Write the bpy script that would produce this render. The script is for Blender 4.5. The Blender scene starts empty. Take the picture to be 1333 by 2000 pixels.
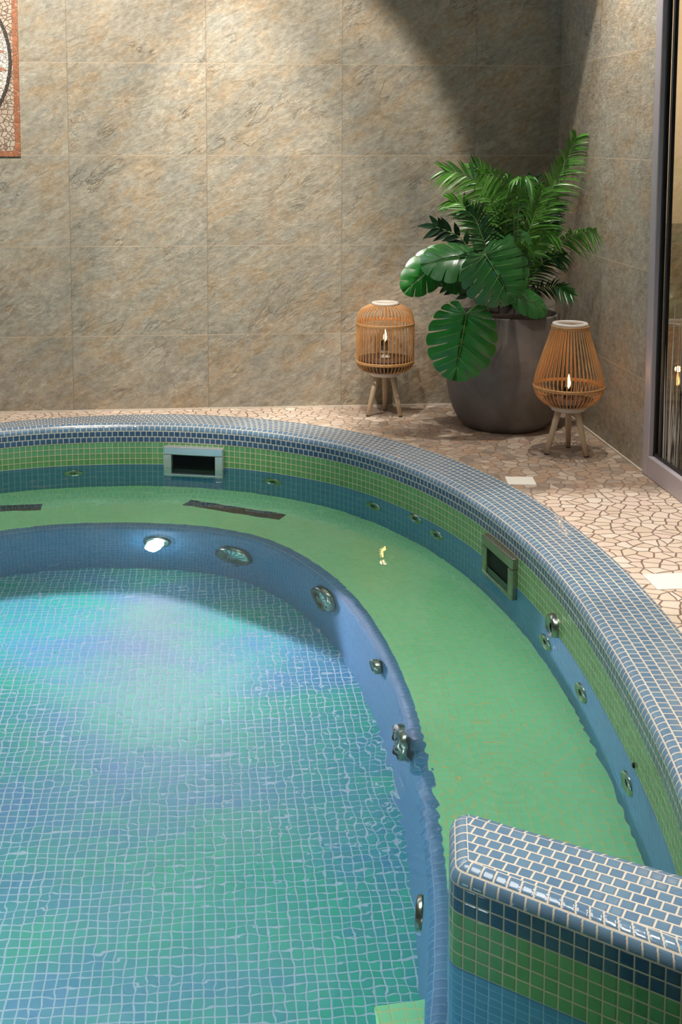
import bpy, bmesh, math, random
from mathutils import Vector, Matrix
random.seed(7)
PI = math.pi
C = bpy.context.scene.collection
S = bpy.context.scene

# ------------------------------------------------------------------ camera
CAM = Vector((.6173, -5.2341, 1.2101)); PITCH, YAW, ROLL = .1063, .0902, -.0022
FPX, PPX, PPY = 2300.3, 620.26, 517.83
_f = Vector((math.sin(YAW)*math.cos(PITCH), math.cos(YAW)*math.cos(PITCH), -math.sin(PITCH)))
_r0 = Vector((math.cos(YAW), -math.sin(YAW), 0)); _d0 = _f.cross(_r0)
_r = math.cos(ROLL)*_r0 + math.sin(ROLL)*_d0; _d = -math.sin(ROLL)*_r0 + math.cos(ROLL)*_d0
cd = bpy.data.cameras.new('camera'); cam = bpy.data.objects.new('camera', cd); C.objects.link(cam)
_u = -_d; _b = -_f
cam.matrix_world = Matrix(((_r.x, _u.x, _b.x, CAM.x), (_r.y, _u.y, _b.y, CAM.y), (_r.z, _u.z, _b.z, CAM.z), (0, 0, 0, 1)))
cd.sensor_fit = 'VERTICAL'; cd.sensor_height = 36; cd.sensor_width = 24; cd.lens = FPX/2000*36
cd.shift_x = (666.5-PPX)/2000; cd.shift_y = -(1000-PPY)/2000
cd.clip_start = .05
S.camera = cam

def ray(px, py):
    return (_r*((px-PPX)/FPX) + _d*((py-PPY)/FPX) + _f).normalized()
def at(px, py, axis, val):
    d = ray(px, py); i = 'xyz'.index(axis); return CAM + d*((val-CAM[i])/d[i])

# ------------------------------------------------------------------ world, light, exposure
w = bpy.data.worlds.new('world'); S.world = w; w.use_nodes = True
w.node_tree.nodes['Background'].inputs[0].default_value = (.86, .93, 1, 1)
w.node_tree.nodes['Background'].inputs[1].default_value = .09
S.view_settings.view_transform = 'Standard'; S.view_settings.look = 'None'
S.view_settings.exposure = 0; S.view_settings.gamma = 1
S.cycles.max_bounces = 10; S.cycles.transmission_bounces = 8; S.cycles.diffuse_bounces = 4
S.cycles.caustics_refractive = True; S.cycles.caustics_reflective = True
S.cycles.sample_clamp_indirect = 3; S.cycles.blur_glossy = 1.0

def spot(name, loc, target, power, half_deg, blend, col=(1, .93, .84), rad=.03):
    l = bpy.data.lights.new(name, 'SPOT'); l.energy = power; l.spot_size = math.radians(2*half_deg)
    l.spot_blend = blend; l.color = col; l.shadow_soft_size = rad
    o = bpy.data.objects.new(name, l); C.objects.link(o); o.location = loc
    o.rotation_euler = (Vector(target)-Vector(loc)).to_track_quat('-Z', 'Y').to_euler(); return o
def area(name, loc, target, power, sx, sy, col=(1, .95, .88), spread=180):
    l = bpy.data.lights.new(name, 'AREA'); l.shape = 'RECTANGLE'; l.size = sx; l.size_y = sy
    l.energy = power; l.color = col; l.spread = math.radians(spread)
    o = bpy.data.objects.new(name, l); C.objects.link(o); o.location = loc
    o.rotation_euler = (Vector(target)-Vector(loc)).to_track_quat('-Z', 'Y').to_euler(); return o
WARM = (1, .95, .87)
spot('ceiling_spot_corner', (1.93, -.99, 2.8), (2.02, -.97, 0), 150, 28.0, .08, WARM, .02)
spot('ceiling_spot_wall', (.0, -1.5, 2.8), (-.05, 0, 1.0), 310, 34, .45, WARM, .05)
spot('ceiling_spot_middle', (.97, -1.2, 2.8), (1.0, 0, 1.0), 165, 22, .30, WARM, .05)
spot('side_wall_fill', (1.72, -1.15, 2.8), (2.187, -.92, 1.75), 120, 17, .7, WARM, .04)  # extra unseen spot added to lift the top of the right wall
spot('ceiling_spot_deck', (1.9, -2.9, 2.8), (1.95, -2.75, 0), 150, 27, .12, WARM, .03)
area('pool_fill', (.4, -2.8, 2.8), (.4, -2.8, 0), 24, 1.3, 1.3, (1, .97, .93), 95)  # unseen area light added to brighten pool and coping
area('steps_fill', (1.35, -3.8, 2.8), (1.35, -3.6, 0), 11, .3, .9, (1, .96, .9), 110)  # added soft light out of view, fills divider and steps
area('upper_wall_fill', (-.6, -.75, 2.86), (-.6, 0, 2.48), 150, 3.0, .08, (.80, .84, 1), 42)  # added wash on the unseen upper wall so the water reflects it

# ------------------------------------------------------------------ levels and pool outline (plan, metres)
P = .0236                      # mosaic pitch
ZB = -.1426                    # lower edge of the green band
ZW = ZB-.003                   # water level
ZG = ZB+4*P                    # upper edge of the green band
ZS = -.44                      # bench
ZF = -.85                      # pool floor
ZT = ZG+2*P+.030               # top of the coping
XR = 2.187                     # right wall

def through_water(px, py, z):
    d = ray(px, py); p = CAM + d*((ZW-CAM.z)/d.z); n = 1/1.333
    h = Vector((d.x*n, d.y*n, 0)); t = Vector((h.x, h.y, -math.sqrt(1-h.length_squared)))
    return p + t*((z-ZW)/t.z)

right = [(.20, -.368), (.34, -.375), (.47, -.395), (.67, -.455), (.82, -.525), (.99, -.64), (1.10, -.735), (1.21, -.87),
         (1.32, -1.06), (1.40, -1.24), (1.455, -1.405), (1.49, -1.55), (1.53, -1.79), (1.553, -2.03), (1.560, -2.26),
         (1.553, -2.48), (1.54, -2.7), (1.52, -2.9), (1.495, -3.11), (1.455, -3.32), (1.38, -3.6), (1.26, -3.87),
         (1.06, -4.12), (.80, -4.30), (.50, -4.38), (.20, -4.40)]
ctrl = right + [(.35-x, y) for x, y in right[-2:0:-1]]
ctrl = [(x if x > -.3 else x, y) for x, y in ctrl]
def catmull(pts, n=16, closed=True):
    out = []; N = len(pts)
    for i in range(N if closed else N-1):
        p0, p1, p2, p3 = (Vector(pts[(i+k-1) % N]) if closed else Vector(pts[min(max(i+k-1, 0), N-1)]) for k in range(4))
        for j in range(n):
            t = j/n
            out.append(.5*((2*p1)+(-p0+p2)*t+(2*p0-5*p1+4*p2-p3)*t*t+(-p0+3*p1-3*p2+p3)*t**3))
    if not closed: out.append(Vector(pts[-1]))
    return out
def resample(pts, n):
    L = [0]; N = len(pts)
    for i in range(N): L.append(L[-1]+(pts[(i+1) % N]-pts[i]).length)
    T = L[-1]; out = []; j = 0
    for k in range(n):
        s = T*k/n
        while L[j+1] < s: j += 1
        a, b = pts[j], pts[(j+1) % N]; out.append(a.lerp(b, (s-L[j])/max(L[j+1]-L[j], 1e-9)))
    return out
outline = resample(catmull(ctrl), 480)
for _ in range(25):
    outline = [(outline[i-1]+outline[i]*2+outline[(i+1) % 480])/4 for i in range(480)]
NO = len(outline)
normals = []
for i in range(NO):
    t = (outline[(i+1) % NO]-outline[i-1]).normalized(); normals.append(Vector((-t.y, t.x)) if True else 0)
# outward normals (outline runs clockwise seen from above)
cx = sum(p.x for p in outline)/NO; cy = sum(p.y for p in outline)/NO
if (outline[0]-Vector((cx, cy))).dot(normals[0]) < 0: normals = [-n for n in normals]
arc = [0]
for i in range(NO): arc.append(arc[-1]+(outline[(i+1) % NO]-outline[i]).length)
TILES_AROUND = round(arc[-1]/P)
arc = [a*TILES_AROUND/arc[-1] for a in arc]          # in whole tiles

def near_wall(p, off=0):
    """nearest station of the pool wall to a plan point: point, outward normal"""
    i = min(range(NO), key=lambda k: (outline[k]+normals[k]*benchw(k, off)-Vector((p[0], p[1]))).length)
    q = outline[i]+normals[i]*benchw(i, off)
    return q, normals[i]
def benchw(i, off):
    x, y = outline[i]
    t = min(1, max(0, (1.0-x)/.5)) if y > -1.3 else 0
    return off*(1+.08*t) if off <= -.1 else off
def wall_hit(px, py, off=0, dry=None):
    """where the view line through water meets the vertical pool wall (offset off)"""
    best = None
    z = ZW-.002
    while z > -1:
        p = through_water(px, py, z); q, n = near_wall(p, off)
        s = (Vector((p.x, p.y))-q).dot(n)
        if best is None or abs(s) < best[0]: best = (abs(s), z, q, n)
        if s > 0: break
        z -= .006
    return best[1], best[2], best[3]

# ------------------------------------------------------------------ helpers
def prop(o, label=None, cat=None, group=None, kind=None):
    if label: o['label'] = label
    if cat: o['category'] = cat
    if group: o['group'] = group
    if kind: o['kind'] = kind
    return o
def obj(name, bm, mats, parent=None, smooth=True):
    me = bpy.data.meshes.new(name); bm.to_mesh(me); bm.free()
    if smooth:
        for p in me.polygons: p.use_smooth = True
    for m in (mats if isinstance(mats, (list, tuple)) else [mats]): me.materials.append(m)
    o = bpy.data.objects.new(name, me); C.objects.link(o)
    if parent is not None: o.parent = parent
    return o
def empty(name, loc, rz=0):
    o = bpy.data.objects.new(name, None); o.empty_display_size = .05; C.objects.link(o); o.location = loc; o.rotation_euler = (0, 0, rz); return o
def copy_tree(o, parent=None):
    c = o.copy(); C.objects.link(c); c.parent = parent
    for ch in list(o.children): copy_tree(ch, c)
    return c
def box(bm, x0, x1, y0, y1, z0, z1, bevel=0, mi=0):
    r = bmesh.ops.create_cube(bm, size=1)
    vs = r['verts']
    for v in vs: v.co = Vector(((x0+x1)/2+v.co.x*(x1-x0), (y0+y1)/2+v.co.y*(y1-y0), (z0+z1)/2+v.co.z*(z1-z0)))
    fs = {f for v in vs for f in v.link_faces}
    for f in fs: f.material_index = mi
    if bevel:
        es = {e for v in vs for e in v.link_edges}
        bmesh.ops.bevel(bm, geom=list(es), offset=bevel, segments=2, profile=.5, affect='EDGES')
    return vs
def lathe(bm, prof, n=48, c=(0, 0), mi=0, cap=False):
    rings = []
    for r, z in prof:
        if r < 1e-6: rings.append([bm.verts.new((c[0], c[1], z))]*n)
        else: rings.append([bm.verts.new((c[0]+r*math.cos(2*PI*i/n), c[1]+r*math.sin(2*PI*i/n), z)) for i in range(n)])
    for a, b in zip(rings, rings[1:]):
        for i in range(n):
            q = [a[i], a[(i+1) % n], b[(i+1) % n], b[i]]
            q = [v for k, v in enumerate(q) if v not in q[:k]]
            if len(q) > 2:
                f = bm.faces.new(q); f.material_index = mi
def tube(bm, pts, rad, n=8, mi=0, closed=False, cap=True):
    pts = [Vector(p) for p in pts]; N = len(pts); rings = []; up = None
    for i, p in enumerate(pts):
        if closed: t = pts[(i+1) % N]-pts[i-1]
        else: t = pts[min(i+1, N-1)]-pts[max(i-1, 0)]
        t.normalize()
        if up is None: up = t.orthogonal().normalized()
        up = (up-t*up.dot(t)).normalized(); s = t.cross(up)
        r = rad[i] if isinstance(rad, (list, tuple)) else rad
        rings.append([bm.verts.new(p+(up*math.cos(2*PI*k/n)+s*math.sin(2*PI*k/n))*r) for k in range(n)])
    for a in range(N if closed else N-1):
        A, B = rings[a], rings[(a+1) % N]
        for k in range(n):
            f = bm.faces.new((A[k], A[(k+1) % n], B[(k+1) % n], B[k])); f.material_index = mi
    if cap and not closed:
        bm.faces.new(rings[0][::-1]).material_index = mi; bm.faces.new(rings[-1]).material_index = mi

# ------------------------------------------------------------------ material helpers
def srgb(r, g, b):
    f = lambda c: ((c/255+.055)/1.055)**2.4 if c/255 > .04045 else c/255/12.92
    return (f(r), f(g), f(b), 1)
class NT:
    def __init__(s, name):
        s.m = bpy.data.materials.new(name); s.m.use_nodes = True; s.t = s.m.node_tree; s.n = s.t.nodes
        s.bsdf = s.n['Principled BSDF']; s.out = s.n['Material Output']
    def add(s, typ, **kw):
        nd = s.n.new(typ)
        for k, v in kw.items(): setattr(nd, k, v)
        return nd
    def link(s, a, b): s.t.links.new(a, b)
    def set(s, nd, key, v):
        if hasattr(v, 'is_linked') or isinstance(v, bpy.types.NodeSocket): s.link(v, nd.inputs[key])
        else: nd.inputs[key].default_value = v
    def math(s, op, a, b=0, clamp=False):
        nd = s.add('ShaderNodeMath', operation=op, use_clamp=clamp); s.set(nd, 0, a); s.set(nd, 1, b); return nd.outputs[0]
    def mix(s, f, a, b, mode='MIX'):
        nd = s.add('ShaderNodeMixRGB', blend_type=mode); s.set(nd, 0, f); s.set(nd, 1, a); s.set(nd, 2, b); return nd.outputs[0]
    def noise(s, vec, scale, detail=4, rough=.55, dist=0, out=0):
        nd = s.add('ShaderNodeTexNoise'); s.link(vec, nd.inputs['Vector']); nd.inputs['Scale'].default_value = scale
        nd.inputs['Detail'].default_value = detail; nd.inputs['Roughness'].default_value = rough; nd.inputs['Distortion'].default_value = dist
        return nd.outputs[out]
    def ramp(s, f, stops):
        nd = s.add('ShaderNodeValToRGB'); s.link(f, nd.inputs[0]); e = nd.color_ramp.elements
        while len(e) < len(stops): e.new(.5)
        for k, (p, c) in enumerate(stops):
            e[k].position = p; e[k].color = c if len(c) == 4 else (*c, 1)
        return nd.outputs[0]
    def bump(s, h, dist, strength=1, normal=None):
        nd = s.add('ShaderNodeBump'); s.link(h, nd.inputs['Height']); nd.inputs['Distance'].default_value = dist
        nd.inputs['Strength'].default_value = strength
        if normal is not None: s.link(normal, nd.inputs['Normal'])
        return nd.outputs[0]
    def coord(s, which='Object'): return s.add('ShaderNodeTexCoord').outputs[which]
    def mapping(s, vec, scale=(1, 1, 1), loc=(0, 0, 0), rot=(0, 0, 0)):
        nd = s.add('ShaderNodeMapping'); s.link(vec, nd.inputs['Vector']); nd.inputs['Scale'].default_value = scale
        nd.inputs['Location'].default_value = loc; nd.inputs['Rotation'].default_value = rot; return nd.outputs[0]
def W(v): return (v, v, v, 1)
def plain(name, col, rough=.5, metal=0, noise=0, scale=30, bump=0, emit=None, estr=0, coat=0):
    M = NT(name); b = M.bsdf
    b.inputs['Base Color'].default_value = col; b.inputs['Roughness'].default_value = rough; b.inputs['Metallic'].default_value = metal
    b.inputs['Coat Weight'].default_value = coat
    if noise or bump:
        f = M.noise(M.coord(), scale)
        if noise:
            M.link(M.mix(f, tuple(c*(1-noise) for c in col[:3])+(1,), tuple(min(1, c*(1+noise)) for c in col[:3])+(1,)), b.inputs['Base Color'])
        if bump: M.link(M.bump(f, bump), b.inputs['Normal'])
    if emit: b.inputs['Emission Color'].default_value = emit; b.inputs['Emission Strength'].default_value = estr
    return M.m
def mosaic(name, c1, c2, grout, mortar=.07, offset=.5, rough=.12, groutvar=.2, pillow=.0012, spec=.5, reflect_col=None):
    M = NT(name); uv = M.coord('UV')
    br = M.add('ShaderNodeTexBrick'); M.link(uv, br.inputs['Vector']); br.offset = offset; br.offset_frequency = 2; br.squash = 1
    for k, v in (('Scale', 1), ('Mortar Size', mortar), ('Mortar Smooth', .25), ('Bias', 0), ('Brick Width', 1), ('Row Height', 1)):
        br.inputs[k].default_value = v
    br.inputs['Color1'].default_value = c1; br.inputs['Color2'].default_value = c2
    g = M.mix(M.noise(uv, .35, 3), tuple(c*(1-groutvar) for c in grout[:3])+(1,), grout)
    M.link(g, br.inputs['Mortar'])
    col = br.outputs['Color']
    if reflect_col:                                  # bluish water reflection painted in as clusters of tinted tiles
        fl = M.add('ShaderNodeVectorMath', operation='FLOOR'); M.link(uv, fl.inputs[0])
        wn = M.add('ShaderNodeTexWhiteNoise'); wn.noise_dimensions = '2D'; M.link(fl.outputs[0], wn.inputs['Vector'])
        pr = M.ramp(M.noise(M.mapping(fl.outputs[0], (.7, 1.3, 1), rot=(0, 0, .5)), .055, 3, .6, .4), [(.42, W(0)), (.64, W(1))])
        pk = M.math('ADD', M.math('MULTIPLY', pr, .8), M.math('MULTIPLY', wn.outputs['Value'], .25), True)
        tile = M.mix(pk, col, reflect_col); col = M.mix(br.outputs['Fac'], tile, g)
    M.link(col, M.bsdf.inputs['Base Color'])
    M.link(M.math('ADD', rough, M.math('MULTIPLY', br.outputs['Fac'], .55)), M.bsdf.inputs['Roughness'])
    b2 = M.add('ShaderNodeTexBrick'); M.link(uv, b2.inputs['Vector']); b2.offset = offset; b2.offset_frequency = 2; b2.squash = 1
    for k, v in (('Scale', 1), ('Mortar Size', min(.24, mortar+.13)), ('Mortar Smooth', 1), ('Brick Width', 1), ('Row Height', 1)):
        b2.inputs[k].default_value = v
    h = M.math('ADD', M.math('MULTIPLY', M.math('SUBTRACT', 1, b2.outputs['Fac']), .5), M.math('MULTIPLY', M.noise(uv, .9, 1), .5))
    h = M.math('SUBTRACT', h, M.math('MULTIPLY', br.outputs['Fac'], .4))
    M.link(M.bump(h, pillow), M.bsdf.inputs['Normal'])
    M.bsdf.inputs['Specular IOR Level'].default_value = spec
    return M.m

CREAM = srgb(214, 202, 184)
m_blue = mosaic('blue_mosaic', srgb(92, 120, 144), srgb(104, 132, 152), CREAM, .085, .5, .10)
m_blues = mosaic('navy_mosaic_straight', srgb(48, 74, 100), srgb(56, 84, 110), srgb(196, 180, 158), .06, 0, .10)
m_green = mosaic('green_mosaic', srgb(84, 138, 84), srgb(96, 148, 94), srgb(206, 186, 152), .06, 0, .16)
m_uwall = mosaic('underwater_blue_mosaic', srgb(40, 98, 130), srgb(48, 108, 140), srgb(110, 150, 170), .05, 0, .5, pillow=.0004)
m_seat = mosaic('pale_green_mosaic', srgb(142, 226, 162), srgb(152, 230, 168), srgb(226, 228, 150), .05, 0, .5, pillow=.0004)
m_floor = mosaic('teal_mosaic', srgb(4, 150, 124), srgb(16, 160, 130), srgb(166, 196, 206), .08, 0, .5, pillow=.0004, reflect_col=srgb(50, 126, 158))  # second colour paints the bluish surface reflections into the floor
m_navy = mosaic('navy_mosaic', srgb(50, 76, 104), srgb(58, 86, 114), srgb(206, 194, 174), .08, .5, .10)

def slate(name, axis):
    M = NT(name); co = M.coord()
    sep = M.add('ShaderNodeSeparateXYZ'); M.link(co, sep.inputs[0])
    h = M.math('DIVIDE', M.math('ADD', sep.outputs['X' if axis == 'x' else 'Y'], 6.0 if axis == 'x' else 6.54), .6)
    v = M.math('DIVIDE', M.math('ADD', sep.outputs['Z'], .4*5-.3395), .4)
    cell = M.add('ShaderNodeCombineXYZ'); M.link(M.math('FLOOR', h), cell.inputs[0]); M.link(M.math('FLOOR', v), cell.inputs[1])
    wn = M.add('ShaderNodeTexWhiteNoise'); wn.noise_dimensions = '3D'; M.link(cell.outputs[0], wn.inputs['Vector'])
    off = M.add('ShaderNodeVectorMath', operation='SCALE'); M.link(wn.outputs['Color'], off.inputs[0]); off.inputs['Scale'].default_value = 9
    pos = M.add('ShaderNodeVectorMath', operation='ADD'); M.link(co, pos.inputs[0]); M.link(off.outputs[0], pos.inputs[1]); p = pos.outputs[0]
    q = M.mapping(M.mapping(p, rot=(.0, .55, .0)), (1.1, 1.1, 2.1))
    n1 = M.noise(q, 4, 9, .74, .5); n3 = M.noise(q, 26, 7, .75)
    n4 = M.noise(q, 9, 8, .75, .3)
    base = M.ramp(n1, [(.28, srgb(118, 112, 98)), (.42, srgb(150, 144, 128)), (.55, srgb(168, 160, 142)), (.72, srgb(198, 190, 172))])
    och = M.ramp(M.noise(M.mapping(q, (1, 1, 1), (3, 5, 1)), 4.5, 9, .8, .5), [(.47, W(0)), (.60, W(1))])
    base = M.mix(M.math('MULTIPLY', och, .62), base, srgb(178, 138, 84))
    gr = M.ramp(M.noise(M.mapping(q, (1, 1, 1), (2, 8, 4)), 3, 8, .75, .4), [(.49, W(0)), (.62, W(1))])
    base = M.mix(M.math('MULTIPLY', gr, .7), base, srgb(140, 144, 138))
    base = M.mix(M.ramp(n4, [(.35, W(.35)), (.5, W(0))]), base, srgb(104, 92, 72))
    base = M.mix(.42, base, M.ramp(n3, [(.32, srgb(92, 84, 68)), (.5, srgb(164, 152, 132)), (.72, srgb(212, 200, 180))]))
    # thin pale scratches, few dark cracks
    vn = M.noise(M.mapping(q, (1, 1, 1.6), (1, 7, 3)), 2.6, 5, .65, .5)
    vein = M.math('SUBTRACT', 1, M.math('MULTIPLY', M.math('ABSOLUTE', M.math('SUBTRACT', vn, .5)), 110), True)
    vm = M.math('MULTIPLY', vein, M.ramp(M.noise(p, 5, 2), [(.52, W(0)), (.62, W(1))]))
    base = M.mix(M.math('MULTIPLY', vm, .4), base, srgb(228, 214, 192))
    vn2 = M.noise(M.mapping(q, (1, 1, 1.6), (9, 2, 6)), 2.6, 6, .65, .5)
    vein2 = M.math('SUBTRACT', 1, M.math('MULTIPLY', M.math('ABSOLUTE', M.math('SUBTRACT', vn2, .5)), 90), True)
    vm2 = M.math('MULTIPLY', vein2, M.ramp(M.noise(p, 4, 2), [(.52, W(0)), (.62, W(1))]))
    base = M.mix(M.math('MULTIPLY', vm2, .45), base, srgb(84, 74, 60))
    # joints
    def edge(c, wd):
        f = M.math('FRACT', c); d = M.math('MINIMUM', f, M.math('SUBTRACT', 1, f)); return M.math('LESS_THAN', d, wd)
    jh = edge(v, .0055); jv = edge(h, .0028)
    j = M.math('MAXIMUM', jh, jv)
    base = M.mix(M.math('MULTIPLY', jh, .75), base, srgb(196, 176, 150)); base = M.mix(M.math('MULTIPLY', jv, .5), base, srgb(120, 106, 88))
    M.link(base, M.bsdf.inputs['Base Color']); M.bsdf.inputs['Roughness'].default_value = .55
    M.bsdf.inputs['Specular IOR Level'].default_value = .3
    hgt = M.math('ADD', M.math('ADD', M.math('MULTIPLY', n1, 1.0), M.math('MULTIPLY', n3, .45)), M.math('MULTIPLY', vm2, -.25))
    nb = M.bump(hgt, .009, 1); nb = M.bump(M.math('SUBTRACT', 1, j), .006, 1, nb)
    M.link(nb, M.bsdf.inputs['Normal']); return M.m
m_slate_x = slate('slate_tile_back', 'x'); m_slate_y = slate('slate_tile_side', 'y')

def paving():
    M = NT('crazy_paving'); co = M.coord()
    wob = M.noise(co, 9, 2, .5, 0, 1)
    ad = M.add('ShaderNodeVectorMath', operation='SCALE'); M.link(wob, ad.inputs[0]); ad.inputs['Scale'].default_value = .035
    pp = M.add('ShaderNodeVectorMath', operation='ADD'); M.link(co, pp.inputs[0]); M.link(ad.outputs[0], pp.inputs[1])
    p = M.mapping(pp.outputs[0], (23, 25, 1), rot=(0, 0, .3))
    v1 = M.add('ShaderNodeTexVoronoi', voronoi_dimensions='2D', feature='F1'); M.link(p, v1.inputs['Vector']); v1.inputs['Scale'].default_value = 1
    ve = M.add('ShaderNodeTexVoronoi', voronoi_dimensions='2D', feature='DISTANCE_TO_EDGE'); M.link(p, ve.inputs['Vector']); ve.inputs['Scale'].default_value = 1
    sp = M.add('ShaderNodeSeparateColor'); M.link(v1.outputs['Color'], sp.inputs[0])
    stone = M.ramp(sp.outputs[0], [(0, srgb(214, 188, 164)), (.4, srgb(226, 206, 184)), (.7, srgb(222, 194, 176)), (1, srgb(232, 218, 200))])
    brown = M.ramp(sp.outputs[1], [(0, srgb(96, 76, 60)), (.35, srgb(156, 136, 116)), (.65, srgb(150, 112, 78)), (1, srgb(190, 174, 156))])
    sepw = M.add('ShaderNodeSeparateXYZ'); M.link(co, sepw.inputs[0])
    # stones turn browner and darker towards the planter corner
    e = M.math('ADD', sepw.outputs['Y'], M.math('MULTIPLY', M.math('SUBTRACT', M.noise(co, 7, 3), .5), .25))
    mr = M.math('MULTIPLY', M.math('ADD', e, 1.43), 9, True)
    mr2 = M.math('SUBTRACT', 1, M.math('MULTIPLY', M.math('SUBTRACT', 1.35, sepw.outputs['X']), 2.2, True))
    stone = M.mix(M.math('MULTIPLY', mr, mr2), stone, brown)
    stone = M.mix(.25, stone, M.mix(M.noise(co, 60, 5, .7), srgb(150, 120, 95), srgb(245, 235, 220)))
    gap = M.ramp(ve.outputs['Distance'], [(.03, W(1)), (.07, W(0))])
    col = M.mix(M.math('MULTIPLY', gap, M.math('SUBTRACT', 1, M.math('MULTIPLY', M.math('MULTIPLY', mr, mr2), .35))), stone, srgb(124, 98, 80))
    M.link(col, M.bsdf.inputs['Base Color']); M.bsdf.inputs['Roughness'].default_value = .42
    hb = M.math('ADD', M.math('MULTIPLY', M.math('SUBTRACT', 1, gap), 1), M.math('MULTIPLY', M.noise(co, 50, 4), .3))
    M.link(M.bump(hb, .002), M.bsdf.inputs['Normal']); return M.m
m_deck = paving()

def water():
    M = NT('pool_water'); M.n.remove(M.bsdf); g = M.add('ShaderNodeBsdfGlass'); g.inputs['IOR'].default_value = 1.333
    g.inputs['Roughness'].default_value = 0; g.inputs['Color'].default_value = (.93, 1, .985, 1)
    co = M.coord()
    big = M.noise(M.mapping(co, (1, 1, 1)), 8, 2, .45, .4); small = M.noise(M.mapping(co, (1.0, 1.2, 1)), 17, 2, .4, .6)
    def blob(x, y, r):
        d = M.add('ShaderNodeVectorMath', operation='DISTANCE'); M.link(co, d.inputs[0]); d.inputs[1].default_value = (x, y, ZW)
        return d.outputs['Value'], M.math('SUBTRACT', 1, M.math('DIVIDE', d.outputs['Value'], r), True)
    p = at(985, 1520, 'z', ZW); d1, f1 = blob(p.x, p.y, .42)
    p = at(800, 1560, 'z', ZW); d2, f2 = blob(p.x, p.y, .75)
    p = at(520, 1290, 'z', ZW); d3, f3 = blob(p.x, p.y, .5)
    ring = M.math('MULTIPLY', M.math('MULTIPLY', M.math('SINE', M.math('MULTIPLY', d1, 210)), f1), .25)
    amp = M.math('ADD', .09, M.math('MULTIPLY', M.math('MAXIMUM', M.math('MAXIMUM', f1, f2), f3), .5))
    h = M.math('ADD', M.math('MULTIPLY', big, 1.5), M.math('MULTIPLY', small, amp))
    h = M.math('ADD', h, ring)
    M.link(M.bump(h, .0011), g.inputs['Normal']); M.link(g.outputs[0], M.out.inputs['Surface']); return M.m
m_water = water()
m_chrome = plain('polished_steel', (.62, .63, .64, 1), .26, .65)
m_alu = plain('brushed_aluminium', srgb(190, 182, 186), .4, .25, noise=.05, scale=80)
m_olive = plain('dull_olive_steel', (.26, .27, .20, 1), .25, .85)
m_black = plain('black_gasket', (.006, .006, .006, 1), .5)
m_hole = plain('dark_recess', (.004, .005, .005, 1), .5)
m_hole.node_tree.nodes['Principled BSDF'].inputs['Specular IOR Level'].default_value = .12

# ------------------------------------------------------------------ sweep along the pool outline
def sweep(name, prof, mats, i0=0, i1=None, pmats=None, v0=0, kind='structure', label=None, offf=None):
    """prof = [(outward offset, z, tile rows from the first line)]"""
    bm = bmesh.new(); uvl = bm.loops.layers.uv.new('UVMap'); grid = []
    for i in range(NO):
        row = []
        for off, z, vv in prof:
            o = offf(i, off) if offf else off
            q = outline[i]+normals[i]*o; row.append(bm.verts.new((q.x, q.y, z)))
        grid.append(row)
    for i in range(NO):
        j = (i+1) % NO
        for k in range(len(prof)-1):
            vs = (grid[i][k], grid[j][k], grid[j][k+1], grid[i][k+1])
            f = bm.faces.new(vs)
            if pmats: f.material_index = pmats[k]
            for l, uv in zip(f.loops, ((arc[i], prof[k][2]), (arc[i+1], prof[k][2]), (arc[i+1], prof[k+1][2]), (arc[i], prof[k+1][2]))):
                l[uvl].uv = (uv[0], uv[1])
    return obj(name, bm, mats)
RND = 2*P*2/PI
def arcprof(off0, z0, r, v0, n=8, rows=2):
    return [(off0+r*(1-math.cos(a)), z0+r*math.sin(a), v0+rows*k/n) for k in range(n+1) for a in (PI/2*k/n,)]
WTOP = .205
prof = [(0, ZG, 0), (0, ZG+2*P, 2)] + arcprof(0, ZG+2*P, RND, 2)[1:]
flat = WTOP-RND-.022
zt = ZG+2*P+RND
nrow = round(flat/P)
prof += [(RND+flat*k/4, zt, 4+nrow*k/4) for k in range(1, 5)]
prof += [(RND+flat+.022*math.sin(a), zt-.022*(1-math.cos(a)), 4+nrow+1.4*a/(PI/2)) for a in [PI/2*k/5 for k in range(1, 6)]]
prof += [(WTOP, -.01, 4+nrow+2.2)]
def narrow(i, off):
    x, y = outline[i]
    if y > -1 and x < .45: return off*(1-.32*min(1, (.45-x)/.75)) if off > RND else off
    return off
o = sweep('pool_coping', prof, [m_blue, m_navy], pmats=[1]+[0]*60, offf=narrow)
prop(o, 'rounded pool coping of blue mosaic tiles with cream grout', 'pool coping', kind='structure')
nb = 14
prof = [(0, ZG, 4), (0, ZB, 0), (0, ZS, -(ZB-ZS)/P)]
o = sweep('pool_wall', prof, [m_green, m_uwall], pmats=[0, 1])
prop(o, 'curved pool wall with green mosaic band above the water and blue below', 'pool wall', kind='structure')
# bench: flat pale green top; its rounded front edge and riser are blue
BW = .415
bm_prof = [(0, ZS, 0), (-.1, ZS, .1/P), (-.2, ZS, .2/P), (-.3, ZS, .3/P), (-BW, ZS, BW/P)]
o = sweep('pool_bench', bm_prof, m_seat, offf=benchw)
prop(o, 'pale green mosaic bench running under water along the pool wall', 'pool bench', kind='structure')
rr = .042
prof = [(-BW, ZS, 0)] + [(-BW-rr*math.sin(PI/2*k/5), ZS-rr*(1-math.cos(PI/2*k/5)), -2*k/5) for k in range(1, 6)] + [(-BW-rr-.012, ZF, -2-(ZS-ZF)/P)]
o = sweep('pool_bench_riser', prof, m_uwall, offf=benchw)
prop(o, 'blue mosaic riser between the bench and the pool floor', 'pool wall', kind='structure')

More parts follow.
